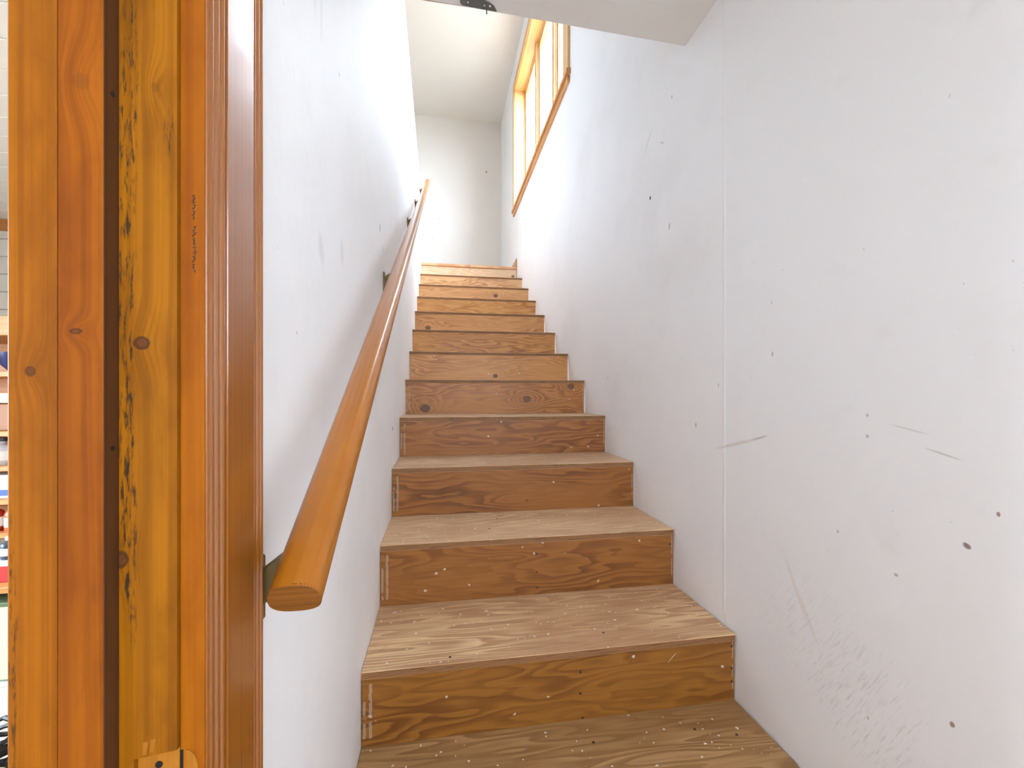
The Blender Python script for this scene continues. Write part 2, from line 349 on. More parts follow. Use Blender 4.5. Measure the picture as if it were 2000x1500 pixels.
# right wall: backing plus two sheets of wallboard with a joint between them
wr = MB(); XO = XR + 0.165
def holed(mb, x0, x1, y0, y1, z0, z1, oy0, oy1, oz0, oz1):
    mb.box(x0, x1, y0, oy0, z0, z1); mb.box(x0, x1, oy1, y1, z0, z1); mb.box(x0, x1, oy0, oy1, z0, oz0); mb.box(x0, x1, oy0, oy1, oz1, z1)
holed(wr, XR + 0.013, XO, YFRONT, YB, 0, ZT, WY0 - 0.02, WY1 + 0.02, WZ0 - 0.02, WZ1 + 0.02)
wall_right = struct('wall_right', wr, m_white)
SEAM = 1.0725
bx(XR, XR + 0.0128, YFRONT, SEAM - 0.0007, 0, ZC).build('wallboard_sheet', m_right, wall_right, bevel=0.0007)
p2 = MB(); holed(p2, XR, XR + 0.0128, SEAM + 0.0007, YB, 0, ZT, WY0 - 0.02, WY1 + 0.02, WZ0 - 0.02, WZ1 + 0.02)
p2.build('wallboard_sheet', m_right, wall_right)
# raised bead of joint compound beside the seam
jb = MB(); jp = [(-0.006, 0.0), (-0.002, 0.0006), (0.002, 0.0005), (0.007, 0.0)]
jb.sweep(jp, (XR, SEAM + 0.003, 0.56), (XR, SEAM + 0.003, ZC), (0, 1, 0), (-1, 0, 0)); jb.build('joint_compound', m_right, wall_right)

struct('wall_back', bx(XFAR, XR, YB, YB + 0.1, ZC, ZT), m_back)
struct('wall_back', bx(WT, XR, YB, YB + 0.1, 0, ZC), m_white)
wf = MB(); wf.box(XFAR, -0.06, YFRONT - 0.1, YFRONT, 0, ZC + 0.016); wf.box(-0.06, 0.76, YFRONT - 0.1, YFRONT, 2.05, ZC + 0.016); wf.box(0.76, XR, YFRONT - 0.1, YFRONT, 0, ZC + 0.016); wf.box(XFAR, XR, YFRONT - 0.1, YFRONT, ZC + 0.016, ZT)
struct('wall_front', wf, m_white)
ww = MB(); holed(ww, XFAR - 0.12, XFAR, YFRONT, YB, 0, ZC, -0.20, 1.60, 0.80, 1.90); ww.box(XFAR - 0.12, XFAR, YFRONT, YB, ZC, ZT)
struct('wall_far_left', ww, m_white)

# torn corner bead on the edge of the lower ceiling
m_bead = plain('dark_zinc', (104, 108, 108), 0.6, 0.0, 0.25, 60)
m_screw = plain('pale_screw', (222, 220, 214), 0.4)
pts = [(0.045, 1.185), (0.0528, 1.2335), (0.0592, 1.2405), (0.1604, 1.2445), (0.150, 1.228), (0.137, 1.220), (0.1177, 1.214), (0.11, 1.185)]
pb = MB(); n0 = len(pts)
pb.sweep([(x, y) for x, y in pts], (0, 0, ZC - 0.0025), (0, 0, ZC), (1, 0, 0), (0, 1, 0))
bead = pb.build('corner_bead', m_bead, ceiling); tag(bead, 'dark bare metal corner bead where the plaster has come off')
for (x, y, r) in ((0.0745, 1.2275, 0.0026), (0.1221, 1.2295, 0.0026), (0.1384, 1.2289, 0.0034)):
    MB().lathe((x, y, ZC - 0.0045), [(r * 0.5, 0), (r, 0.001), (r, 0.002)], 10).build('screw_head', m_screw, bead)
MB().hexa([(0.129, 1.246, ZC - 0.012), (0.1325, 1.246, ZC - 0.012), (0.1325, 1.2475, ZC - 0.012), (0.129, 1.2475, ZC - 0.012), (0.128, 1.243, ZC), (0.1315, 1.243, ZC), (0.1315, 1.2445, ZC), (0.128, 1.2445, ZC)]).build('loose_flake', m_bead, bead)

# ------------------------------------------------------------------ staircase
stairs = thing('staircase', (0.3, STEP_Y[0], 0), 'unpainted plywood staircase climbing straight between two white walls', 'staircase')
def edge_mat():
    n = NT('plywood_edge', 0.6, 0.3)
    z = n.m('MULTIPLY', n.m('ADD', n.Z, n.m('MULTIPLY', n.noise(n.comb(n.m('MULTIPLY', n.X, 1.5), n.m('MULTIPLY', n.Z, 0.2), 0.0), 3, 2), 0.003)), 300.0)
    t = n.ramp(n.m('FRACT', z), [(0.0, 0.0), (0.40, 0.1), (0.5, 1.0), (0.95, 0.9), (1.0, 0.0)])
    g = n.noise(n.comb(n.X, n.m('MULTIPLY', n.Z, 9.0), 1.0), 14, 3)
    c = n.mix(t, lin(166, 122, 80), lin(104, 68, 40)); c = n.mix(n.m('MULTIPLY', n.sm(g, 0.5, 0.75), 0.6), c, lin(70, 46, 30))
    n.col(c); n.bump(t, 0.3, 0.0006); return n.mat
m_edge = edge_mat()
# per riser (bottom to top): veneer colours, knots (x, z offset from the riser's foot, radius)
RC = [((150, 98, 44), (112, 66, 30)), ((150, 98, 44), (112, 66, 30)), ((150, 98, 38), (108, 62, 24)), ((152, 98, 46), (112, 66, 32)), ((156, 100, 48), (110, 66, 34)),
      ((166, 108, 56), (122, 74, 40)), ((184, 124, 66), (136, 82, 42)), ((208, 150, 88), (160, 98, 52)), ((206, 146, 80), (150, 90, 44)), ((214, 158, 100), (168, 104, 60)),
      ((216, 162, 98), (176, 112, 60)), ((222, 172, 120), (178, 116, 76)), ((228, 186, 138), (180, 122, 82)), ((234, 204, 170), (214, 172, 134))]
KN = {6: [(-0.085, 0.030, 0.024), (0.452, 0.076, 0.020), (0.700, 0.146, 0.018)], 7: [(0.32, 0.034, 0.014)], 9: [(-0.10, 0.058, 0.019)], 11: [(0.475, 0.10, 0.018)], 13: [(0.735, 0.10, 0.016)]}
FQ = {2: 22, 3: 24, 4: 26, 5: 24, 6: 26, 7: 52, 8: 30, 9: 40, 10: 26, 11: 56, 12: 44, 13: 16}
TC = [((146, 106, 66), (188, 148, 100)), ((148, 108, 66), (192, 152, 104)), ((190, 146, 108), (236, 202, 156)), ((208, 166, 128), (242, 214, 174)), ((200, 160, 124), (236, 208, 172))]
zprev = 0.0; treads = []; risers = []
SXL, SXR = XL + 0.0015, XR - 0.0048
for i in range(14):
    y, z = STEP_Y[i], STEP_Z[i]
    lft = SXL if y < 2.0 else xl(y) + 0.002
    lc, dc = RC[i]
    kn = [(kx, zprev + kz, kr) for kx, kz, kr in KN.get(i, [])]
    st = [(lft + 0.020, zprev + 0.02, z - 0.03, 0.0035), (lft + 0.006, zprev + 0.02, z - 0.07, 0.003), (SXR - 0.006, zprev + 0.03, z - 0.02, 0.002)] if i in (2, 3, 4, 5, 6, 7) else []
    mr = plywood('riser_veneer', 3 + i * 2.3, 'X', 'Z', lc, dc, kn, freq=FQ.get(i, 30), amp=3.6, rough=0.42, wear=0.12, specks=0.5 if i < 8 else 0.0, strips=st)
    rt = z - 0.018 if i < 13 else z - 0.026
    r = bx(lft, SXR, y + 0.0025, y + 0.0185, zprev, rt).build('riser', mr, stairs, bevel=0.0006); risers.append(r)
    if i < 13:
        tl = lambda a, t: tuple(x * (1 - t) + b * t for x, b in zip(a, (214, 188, 154)))
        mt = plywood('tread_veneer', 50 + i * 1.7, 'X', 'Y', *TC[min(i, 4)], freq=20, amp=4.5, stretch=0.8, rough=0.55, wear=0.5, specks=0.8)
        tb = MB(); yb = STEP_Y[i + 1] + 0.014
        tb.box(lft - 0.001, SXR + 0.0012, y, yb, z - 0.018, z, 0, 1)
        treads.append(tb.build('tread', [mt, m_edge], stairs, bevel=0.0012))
    zprev = z
# top nosing strip of the upper floor
bx(xl(4.39), SXR, STEP_Y[13] - 0.010, STEP_Y[13] + 0.075, 2.500 - 0.024, 2.5015).build('landing_nosing', plywood('nosing_veneer', 91, 'X', 'Y', (226, 178, 134), (196, 134, 96), freq=40), stairs, bevel=0.003, seg=2)
m_dark = plain('dark_nail_head', (52, 44, 38), 0.5, 0.2)
for ri, x, dz in ((2, 0.344, 0.120), (2, 0.344, 0.066), (2, 0.350, 0.004), (2, 0.766, 0.144), (2, 0.766, 0.085), (2, 0.766, 0.050), (3, 0.300, 0.130), (3, 0.300, 0.072), (3, 0.303, 0.022), (3, 0.762, 0.135), (4, 0.33, 0.04), (6, 0.55, 0.012)):
    z0 = STEP_Z[ri - 1]
    MB().disc((x, STEP_Y[ri] + 0.0028, z0 + dz), (0, -1, 0), 0.0032, 0.0010, 10).build('nail_head', m_dark, risers[ri])
for ti, x, y in ((1, 0.352, 0.955), (1, 0.61, 0.952), (1, 0.70, 0.92), (2, 0.43, 1.09), (2, 0.02, 1.05), (3, 0.20, 1.55), (3, 0.16, 1.44)):
    MB().disc((x, y, STEP_Z[ti] - 0.0004), (0, 0, 1), 0.0034, 0.0008, 10).build('nail_head', m_dark, treads[ti])
# chipped veneer at the right end of the third tread's edge
m_raw = plywood('raw_veneer', 77, 'X', 'Y', (232, 200, 156), (206, 160, 112), freq=30)
MB().hexa([(0.63, 1.0235, STEP_Z[2] - 0.001), (0.776, 1.0235, STEP_Z[2] - 0.001), (0.777, 1.034, STEP_Z[2]), (0.66, 1.029, STEP_Z[2]), (0.63, 1.0235, STEP_Z[2] + 0.0006), (0.776, 1.0235, STEP_Z[2] + 0.0012), (0.777, 1.034, STEP_Z[2] + 0.0012), (0.66, 1.029, STEP_Z[2] + 0.0006)]).build('veneer_splinter', m_raw, treads[2])

# ------------------------------------------------------------------ handrail
SL = Vector((0, 0.3056, 0.178)).normalized(); NRM = Vector((0, -SL.z, SL.y))
def xh(y): return -0.124 - 0.016 * (y - 0.4) / 4.0
def rail_c(y): return Vector((xh(y), y, 1.002 + 0.5825 * (y - 0.394)))
rail_t = thing('handrail', (XL, 0.46, 0.95), 'varnished wooden handrail on brass brackets along the left stair wall', 'handrail')
prof = []
a_, b_ = 0.0215, 0.0200
for k in range(40):                    # flat-bottomed oval section
    t = 2 * math.pi * k / 40; cx, sy = math.cos(t), math.sin(t)
    px = a_ * math.copysign(abs(cx) ** 0.72, cx); py = b_ * math.copysign(abs(sy) ** (0.80 if sy > 0 else 0.55), sy)
    if sy < 0: py *= 0.72; px *= (1 - 0.12 * abs(sy))
    prof.append((px, py))
m_rail = board('rail_wood', 12, 'Y', 'X', (178, 108, 22), (124, 68, 12), freq=60, amp=1.5, rough=0.30, coat=0.30, spec=0.4, stain=0.6, third='RAIL', relief=0.03, dirt=[(1.0, 0.62, 0.5, 0.01, 0.6)])
m_rail_end = board('rail_end_grain', 15, 'X', 'Z', (140, 88, 34), (96, 54, 20), freq=320, amp=1.0, rough=0.6, spec=0.2)
rl = MB(); A, B = rail_c(0.388), rail_c(4.42)
rl.sweep(prof, A, B, (1, 0, 0), NRM, caps=False)
n = len(prof); s = 0.94
rl2 = MB()
rail = rl.build('rail', m_rail, rail_t, smooth=True)
ec = MB(); ec.sweep([(u * 1.0, v * 1.0) for u, v in prof], A - SL * 0.0, A + SL * 0.003, (1, 0, 0), NRM); ec.build('rail_end', m_rail_end, rail_t, bevel=0.0009)
ec = MB(); ec.sweep(prof, B - SL * 0.003, B, (1, 0, 0), NRM); ec.build('rail_end', m_rail_end, rail_t, bevel=0.0009)
m_brass = plain('aged_brass', (116, 98, 62), 0.45, 0.35, 0.2, 40)
for yb_ in (0.462, 1.415, 2.42, 3.17, 3.98):
    c = rail_c(yb_); under = c + NRM * (-0.0155); xw = xl(yb_); XH = xh(yb_)
    br = MB()
    zp = c.z - 0.062
    # arm: tapered web from wall plate to the rail's underside
    br.hexa([(xw + 0.002, yb_ - 0.006, zp - 0.022), (xw + 0.002, yb_ + 0.006, zp - 0.022), (xw + 0.002, yb_ + 0.004, zp + 0.016), (xw + 0.002, yb_ - 0.004, zp + 0.016),
             (XH + 0.006, yb_ - 0.008, under.z - 0.010), (XH + 0.006, yb_ + 0.008, under.z - 0.002), (XH - 0.012, yb_ + 0.008, under.z + 0.004), (XH - 0.012, yb_ - 0.008, under.z - 0.004)])
    arm = br.build('bracket', m_brass, rail_t, bevel=0.001)
    bx(xw, xw + 0.005, yb_ - 0.014, yb_ + 0.014, zp - 0.036, zp + 0.030).build('wall_plate', m_brass, arm, bevel=0.0015)
    sd = MB(); sd.hexa([tuple(under + Vector((dx, 0, 0)) + SL * dy + NRM * dn) for dx, dy, dn in ((-0.012, -0.028, -0.002), (0.012, -0.028, -0.002), (0.012, 0.028, -0.002), (-0.012, 0.028, -0.002), (-0.012, -0.028, 0.002), (0.012, -0.028, 0.002), (0.012, 0.028, 0.002), (-0.012, 0.028, 0.002))])
    sd.build('saddle', m_brass, arm)

# ------------------------------------------------------------------ stair window
m_pine = board('pine_jamb', 21, 'Y', 'X', (228, 176, 112), (198, 134, 72), freq=80, rough=0.38, coat=0.2, third='Z', stain=0.3)
m_pinev = board('pine_upright', 23, 'Z', 'X', (230, 186, 128), (202, 144, 84), freq=80, rough=0.38, coat=0.2, third='Y', stain=0.3)
m_sill = board('pine_sill', 25, 'Y', 'Z', (214, 156, 92), (184, 122, 66), knots=[(3.32, 3.165, 0.012, 0.006)], freq=120, rough=0.4, coat=0.15, stain=0.3)
win = thing('window_1', (XR + 0.08, (WY0 + WY1) / 2, WZ0), kind='structure')
JX = 0.896
bx(XR - 0.002, XO, WY0 - 0.019, WY1 + 0.019, WZ1, WZ1 + 0.019).build('head_jamb', m_pine, win)
bx(XR - 0.002, XO, WY1, WY1 + 0.019, WZ0, WZ1).build('side_jamb', m_pinev, win)
bx(XR - 0.002, XO, WY0 - 0.019, WY0, WZ0, WZ1).build('side_jamb', m_pinev, win)
bx(XR - 0.028, XO, WY0 - 0.135, WY1 + 0.075, WZ0 - 0.026, WZ0).build('sill', m_sill, win, bevel=0.003, seg=2)
bx(XR - 0.016, XR, WY0 - 0.110, WY1 + 0.055, WZ0 - 0.070, WZ0 - 0.026).build('apron', m_sill, win, bevel=0.002)
CW = 0.058
bx(XR - 0.015, XR, WY0 - 0.115, WY0 - 0.006, WZ0, WZ1 + 0.085).build('casing', m_pinev, win, bevel=0.003)
bx(XR - 0.015, XR, WY1 + 0.006, WY1 + CW, WZ0, WZ1 + 0.085).build('casing', m_pinev, win, bevel=0.003)
bx(XR - 0.015, XR, WY0 - 0.006, WY1 + 0.006, WZ1 + 0.006, WZ1 + 0.085).build('casing', m_pine, win, bevel=0.003)
U = (WY1 - WY0) / 3
for k in (1, 2):
    yc = WY0 + U * k
    bx(0.866, XO, yc - 0.030, yc + 0.030, WZ0, WZ1).build('mullion', m_pinev, win, bevel=0.003)
m_weather = plain('grey_weatherstrip', (150, 148, 146), 0.6)
for k in range(3):
    y0 = WY0 + U * k + (0.030 if k else 0); y1 = WY0 + U * (k + 1) - (0.030 if k < 2 else 0)
    # stop bead round the unit, then the sash
    sb = MB(); w = 0.012
    for (ya, yb2, za, zb) in ((y0, y0 + w, WZ0, WZ1), (y1 - w, y1, WZ0, WZ1), (y0 + w, y1 - w, WZ1 - w, WZ1), (y0 + w, y1 - w, WZ0, WZ0 + w)): sb.box(JX - 0.016, JX - 0.004, ya, yb2, za, zb)
    sb.build('stop_bead', m_pinev, win)
    sh = MB(); w = 0.038
    for (ya, yb2, za, zb) in ((y0, y0 + w, WZ0, WZ1), (y1 - w, y1, WZ0, WZ1), (y0 + w, y1 - w, WZ1 - w, WZ1), (y0 + w, y1 - w, WZ0, WZ0 + w * 1.3)): sh.box(JX - 0.004, JX + 0.036, ya, yb2, za, zb)
    sash = sh.build('sash', m_pinev, win)
    gk = MB()
    for (ya, yb2, za, zb) in ((y0 + w, y0 + w + 0.006, WZ0 + 0.05, WZ1 - w), (y1 - w - 0.006, y1 - w, WZ0 + 0.05, WZ1 - w)): gk.box(JX + 0.010, JX + 0.026, ya, yb2, za, zb)
    gk.build('gasket', m_weather, sash)
    bx(JX + 0.026, JX + 0.030, y0 + w, y1 - w, WZ0 + w * 1.3, WZ1 - w).build('pane', GLASS, sash)
bx(JX - 0.030, JX - 0.012, WY0 + U * 2 - 0.16, WY0 + U * 2 - 0.08, WZ0 + 0.002, WZ0 + 0.03).build('sash_latch', m_brass, win, bevel=0.002)

# upper-landing baseboard against the right wall
m_baseb = board('baseboard_pine', 41, 'Y', 'Z', (206, 150, 96), (168, 108, 62), freq=120)
tag(MB().sweep([(0, 0), (0.014, 0), (0.014, 0.080), (0.009, 0.092), (0, 0.095)], (XR, STEP_Y[13] + 0.005, ZU + 0.0015), (XR, YB, ZU + 0.0015), (-1, 0, 0), (0, 0, 1)).build('baseboard_right', m_baseb), kind='structure')

# ------------------------------------------------------------------ doorway on the left (frame in the foreground)
door = thing('door_1', (-0.23, 0.34, 0), kind='structure')
O_L, O_D = (206, 130, 36), (158, 84, 18)
JY = 0.335
m_jamb = board(blotch=0.55, name='stained_pine_jamb', seed= 61, along='Z', across='X', light=(160, 98, 5), dark=(104, 56, 3), knots=[(1.175 + 0.0355, -0.2068, 0.0050, 0.0058), (1.175 - 0.115, -0.2195, 0.0065, 0.005), (1.39, -0.1985, 0.004, 0.0028, 0.25)], freq=230, amp=1.6, rough=0.48, coat=0.0, spec=0.18,
               dirt=[(1.24, -0.2165, 0.26, 0.0062, 0.95), (1.10, -0.2145, 0.10, 0.006, 0.95), (1.40, -0.2120, 0.12, 0.004, 0.9), (1.36, -0.190, 0.02, 0.004, 0.8), (1.27, -0.212, 0.012, 0.003, 0.8), (1.02, -0.213, 0.03, 0.004, 0.7)])
m_stop = board(blotch=0.55, name='stained_pine_stop', seed= 64, along='Z', across='X', light=(158, 87, 6), dark=(110, 48, 4), knots=[(1.175 + 0.041, -0.2362, 0.0020, 0.0040), (1.175 + 0.205, -0.2335, 0.006, 0.006, 0.2)], freq=150, amp=3.0, rough=0.48, coat=0.0, spec=0.18, stain=0.75)
m_stop2 = board(blotch=0.55, name='stained_pine_lining', seed= 67, along='Z', across='X', light=(160, 93, 5), dark=(112, 56, 3), knots=[(1.175 + 0.0145, -0.2615, 0.0036, 0.0034, 0.8)], freq=230, amp=1.4, rough=0.48, coat=0.0, spec=0.18, stain=0.3, dirt=[(1.0, -0.273, 0.12, 0.006, 0.8)])
m_casing = board('stained_casing', 70, 'Z', 'Y', (150, 88, 28), (112, 58, 16), freq=260, amp=0.8, rough=0.24, coat=0.6, stain=0.2, relief=0.0, grain=0.2, flecks=0.03)
m_casedge = board(blotch=0.55, name='stained_casing_edge', seed= 72, along='Z', across='X', light=(164, 93, 4), dark=(120, 56, 3), freq=150, amp=2.0, rough=0.48, coat=0.0, spec=0.18, stain=0.4)
m_fresh = board('fresh_cut_pine', 74, 'Z', 'X', (172, 110, 30), (144, 86, 20), freq=150, rough=0.7, spec=0.2)
m_hole = plain('dark_hole', (24, 16, 12), 0.9)
TOP = DOH
# jamb board with the strike-plate mortise cut into it
XJ0, XJ1 = -0.2755, -0.1845
mz1, mz0, mx0 = 0.921, 0.865, -0.2115
jm = MB()
jm.box(XJ0, XJ1, JY + 0.0035, JY + 0.018, 0, TOP)
jm.box(XJ0, XJ1, JY, JY + 0.0035, mz1 + 0.003, TOP); jm.box(XJ0, XJ1, JY, JY + 0.0035, 0, mz0); jm.box(XJ0, mx0, JY, JY + 0.0035, mz0, mz1 + 0.003)
jm.hexa([(mx0, JY, mz1 - 0.001), (XJ1, JY, mz1 + 0.0022), (XJ1, JY + 0.0035, mz1 + 0.0022), (mx0, JY + 0.0035, mz1 - 0.001), (mx0, JY, mz1 + 0.003), (XJ1, JY, mz1 + 0.003), (XJ1, JY + 0.0035, mz1 + 0.003), (mx0, JY + 0.0035, mz1 + 0.003)])
jamb = jm.build('jamb', m_jamb, door)
mort = bx(mx0 + 0.001, XJ1, JY + 0.0028, JY + 0.0036, mz0, mz1 + 0.002).build('strike_mortise', m_fresh, jamb)
MB().disc((-0.1975, JY + 0.0029, 0.9125), (0, -1, 0), 0.0024, 0.0006, 12).build('screw_hole', m_hole, jamb)
for (hx, hz) in ((-0.2043, 0.9305), (-0.1998, 0.9318)):
    MB().disc((hx, JY + 0.0002, hz), (0, -1, 0), 0.0010, 0.0004, 10).build('screw_hole', m_hole, jamb)
    MB().hexa([(hx - 0.0018, JY - 0.0002, hz - 0.008), (hx + 0.0006, JY - 0.0002, hz - 0.008), (hx + 0.0006, JY + 0.0001, hz - 0.008), (hx - 0.0018, JY + 0.0001, hz - 0.008), (hx - 0.0016, JY - 0.0003, hz + 0.0008), (hx + 0.0018, JY - 0.0003, hz + 0.0014), (hx + 0.0018, JY + 0.0001, hz + 0.0014), (hx - 0.0016, JY + 0.0001, hz + 0.0008)]).build('splinter', m_fresh, jamb)
# door stop, and the lining strip beside it
st = MB().sweep([(0, 0), (0, -0.0125), (-0.0015, -0.0142), (-0.0250, -0.0142), (-0.0258, -0.0135), (-0.0258, 0)], (-0.2212, JY, 0), (-0.2212, JY, TOP - 0.02), (1, 0, 0), (0, 1, 0)).build('door_stop', m_stop, door)
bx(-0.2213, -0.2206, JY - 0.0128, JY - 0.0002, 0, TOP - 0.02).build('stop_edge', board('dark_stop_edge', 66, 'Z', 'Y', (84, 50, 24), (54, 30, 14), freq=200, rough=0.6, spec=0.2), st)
for hz in (1.175 + 0.2035, 1.175 - 0.037):
    MB().disc((-0.2207, JY - 0.006, hz), (1, 0, 0), 0.0018, 0.0004, 8).build('nail_hole', m_hole, st)
MB().sweep([(0, 0), (0, -0.0138), (-0.0006, -0.0144), (-0.0262, -0.0144), (-0.0280, -0.0128), (-0.0280, 0.012)], (-0.2471, JY, 0), (-0.2471, JY, TOP), (1, 0, 0), (0, 1, 0)).build('lining_strip', m_stop2, door)
# reeded casing on the stair side of the wall: profile across its width (y) and out from the wall (x)
XC = -0.1847
def reeds(y0, y1, k, base, h):
    out = []; w = (y1 - y0) / k
    for j in range(k):
        for t in range(7):
            a = math.pi * t / 6
            out.append((y0 + w * j + w * (0.5 - 0.44 * math.cos(a)), base + h * math.sin(a)))
    return out
cy0, cy1 = JY + 0.0040, 0.4425
cp = [(cy0, 0.0), (cy0, 0.0150), (cy0 + 0.0012, 0.0168), (cy0 + 0.0035, 0.0174)] + reeds(cy0 + 0.0042, cy0 + 0.0290, 3, 0.0135, 0.0040) + [(cy0 + 0.0298, 0.0128), (cy0 + 0.0310, 0.0172)] + \
     [(cy1 - 0.0262, 0.0172), (cy1 - 0.0252, 0.0130)] + reeds(cy1 - 0.0245, cy1 - 0.0010, 3, 0.0130, 0.0038) + [(cy1, 0.0125), (cy1, 0.0)]
cas = MB().sweep(cp, (XC, 0, 0), (XC, 0, TOP + 0.09), (0, 1, 0), (1, 0, 0)).build('casing', m_casing, door, smooth=True)
bx(XC + 0.0006, XC + 0.0160, cy0 - 0.0006, cy0 + 0.0006, 0, TOP + 0.09).build('casing_edge', m_casedge, cas)
# notch for the strike lip, freshly cut
nt = MB(); arc = [(0.0015, 0.0)] + [(0.0015 + 0.0085 * math.sin(a * math.pi / 16), 0.0165 * math.cos(a * math.pi / 16)) for a in range(0, 9)]
nt.sweep([(x, z - 0.0165 + 0.0) for x, z in arc], (XC + 0.002, cy0 - 0.0012, 0.9205), (XC + 0.002, cy0 + 0.0002, 0.9205), (1, 0, 0), (0, 0, 1)).build('strike_notch', m_fresh, cas)
bx(XC - 0.0004, XC + 0.0022, cy0 - 0.0010, cy0, 0.880, 0.9205).build('strike_slot', m_hole, cas)
# pencilled scribble on the casing's edge, running down the board
pw = MB(); random.seed(3)
zz = 1.317
while zz > 1.262:
    if not (1.2965 < zz < 1.3005):
        x0 = XC + 0.0092 + random.uniform(-0.0006, 0.0006); h1 = random.uniform(0.0012, 0.0028)
        pw.hexa([(x0 - h1 / 2, cy0 - 0.0007, zz), (x0 + h1 / 2, cy0 - 0.0007, zz + 0.0007), (x0 + h1 / 2, cy0 - 0.0006, zz + 0.0007), (x0 - h1 / 2, cy0 - 0.0006, zz), (x0 - h1 / 2, cy0 - 0.0007, zz + 0.0004), (x0 + h1 / 2, cy0 - 0.0007, zz + 0.0012), (x0 + h1 / 2, cy0 - 0.0006, zz + 0.0012), (x0 - h1 / 2, cy0 - 0.0006, zz + 0.0004)])
        pw.box(x0 - 0.0003, x0 + 0.0003, cy0 - 0.0007, cy0 - 0.0006, zz - 0.0010, zz + 0.0004)
    zz -= random.uniform(0.0014, 0.0026)
pwo = pw.build('pencil_writing', plain('pencil_graphite', (44, 28, 16), 0.7), cas); pwo['kind'] = 'stuff'
# the rest of the frame: near jamb, head, near casing
bx(XJ0, XJ1, DO0, DO0 + 0.018, 0, TOP).build('jamb', m_jamb, door)
bx(XJ0, XJ1, DO0 + 0.018, JY, TOP - 0.018, TOP).build('head_jamb', m_jamb, door)
bx(XC, XC + 0.016, DO0 - 0.09, DO0 + 0.012, 0, TOP + 0.09).build('casing', m_casing, door, bevel=0.002)
bx(XC, XC + 0.016, DO0 + 0.012, cy0, TOP - 0.012, TOP + 0.09).build('head_casing', m_casing, door, bevel=0.002)

# ------------------------------------------------------------------ unseen window and door, added to let daylight in
def simple_window(name, x, y0, y1, z0, z1):
    w = thing(name, (x, (y0 + y1) / 2, z0), kind='structure'); f = MB(); t = 0.05
    holed(f, x - 0.09, x - 0.03, y0, y1, z0, z1, y0 + t, y1 - t, z0 + t, z1 - t); f.build('window_frame', m_pinev, w)
    ym = (y0 + y1) / 2
    bx(x - 0.085, x - 0.035, ym - 0.03, ym + 0.03, z0 + t, z1 - t).build('mullion', m_pinev, w)
    bx(x - 0.062, x - 0.058, y0 + t, ym - 0.03, z0 + t, z1 - t).build('pane', GLASS, w); bx(x - 0.062, x - 0.058, ym + 0.03, y1 - t, z0 + t, z1 - t).build('pane', GLASS, w)
simple_window('added_window', XFAR, -0.20, 1.60, 0.80, 1.90)  # added opening, there to bring daylight into the store room
d2 = thing('added_door', (0.35, YFRONT - 0.05, 0), kind='structure')  # added glazed door, there to bring daylight into the hall
fr = MB(); fx0, fx1 = -0.06, 0.76
for q in ((fx0, fx0 + 0.07, 0, 2.05), (fx1 - 0.07, fx1, 0, 2.05), (fx0 + 0.07, fx1 - 0.07, 0, 1.28), (fx0 + 0.07, fx1 - 0.07, 1.98, 2.05)): fr.box(q[0], q[1], YFRONT - 0.07, YFRONT - 0.03, q[2], q[3])
fr.build('door_frame', m_pinev, d2)
bx(fx0 + 0.07, fx1 - 0.07, YFRONT - 0.052, YFRONT - 0.048, 1.28, 1.98).build('pane', GLASS, d2)
MB().lathe((fx0 + 0.035, YFRONT - 0.02, 0.98), [(0.006, -0.01), (0.022, 0), (0.026, 0.02), (0.018, 0.04), (0.004, 0.045)], 14).build('door_knob', m_brass, d2)

# ------------------------------------------------------------------ store room seen through the doorway
YS = 3.27
wsr = struct('wall_store', bx(XFAR, WT, YS + 0.014, YS + 0.10, 0, ZC), m_white)
mpl = paint('white_plank_paint', (238, 238, 234), 0.5, axis='X', haze=0.03)
base = None
for k in range(20):
    z0 = 0.002 + k * 0.115
    if base is None:
        base = bx(XFAR, WT, YS, YS + 0.0135, z0, z0 + 0.1105).build('plank', mpl, wsr, bevel=0.002)
    else:
        o = base.copy(); C.objects.link(o); o.location.z = base.location.z + 0.115 * k
csr = struct('ceiling', bx(XFAR, WT, YFRONT, YS, ZC + 0.012, ZC + 0.0155), m_white); cb = None
for k in range(31):
    if cb is None: cb = bx(XFAR, WT, YFRONT + 0.001, YFRONT + 0.146, ZC, ZC + 0.0115).build('ceiling_board', mpl, csr, bevel=0.002)
    else:
        o = cb.copy(); C.objects.link(o); o.location.y = cb.location.y + 0.15 * k
m_shelf = board('shelf_pine', 81, 'X', 'Z', (206, 146, 84), (172, 110, 56), freq=90, rough=0.5)
m_shelfv = board('shelf_pine_upright', 83, 'Z', 'X', (196, 134, 74), (162, 100, 50), freq=90, rough=0.5)
tag(bx(XFAR, WT, YS - 0.02, YS, ZC - 0.07, ZC).build('trim_2', m_shelf), kind='structure')
sx0, sx1, sy0, sy1 = -2.35, -1.20, 1.80, 2.12
unit = thing('shelving_unit', ((sx0 + sx1) / 2, 1.95, 0), 'open pine shelving unit crowded with goods in the room left of the door frame', 'shelf')
SHZ = [0.675, 0.795, 0.915, 1.040, 1.255]
for z in SHZ: bx(sx0 + 0.02, sx1 - 0.02, sy0, sy1, z - 0.018, z).build('shelf_board', m_shelf, unit, bevel=0.001)
bx(sx0, sx1, sy0, sy1, 1.385, 1.455).build('top_beam', m_shelf, unit, bevel=0.002)
for x in (sx0, sx1 - 0.02): bx(x, x + 0.02, sy0, sy1, 0, 1.385).build('upright', m_shelfv, unit)
bx(sx0 + 0.02, sx1 - 0.02, sy1 - 0.008, sy1, 0.6, 1.385).build('back_panel', m_shelf, unit)
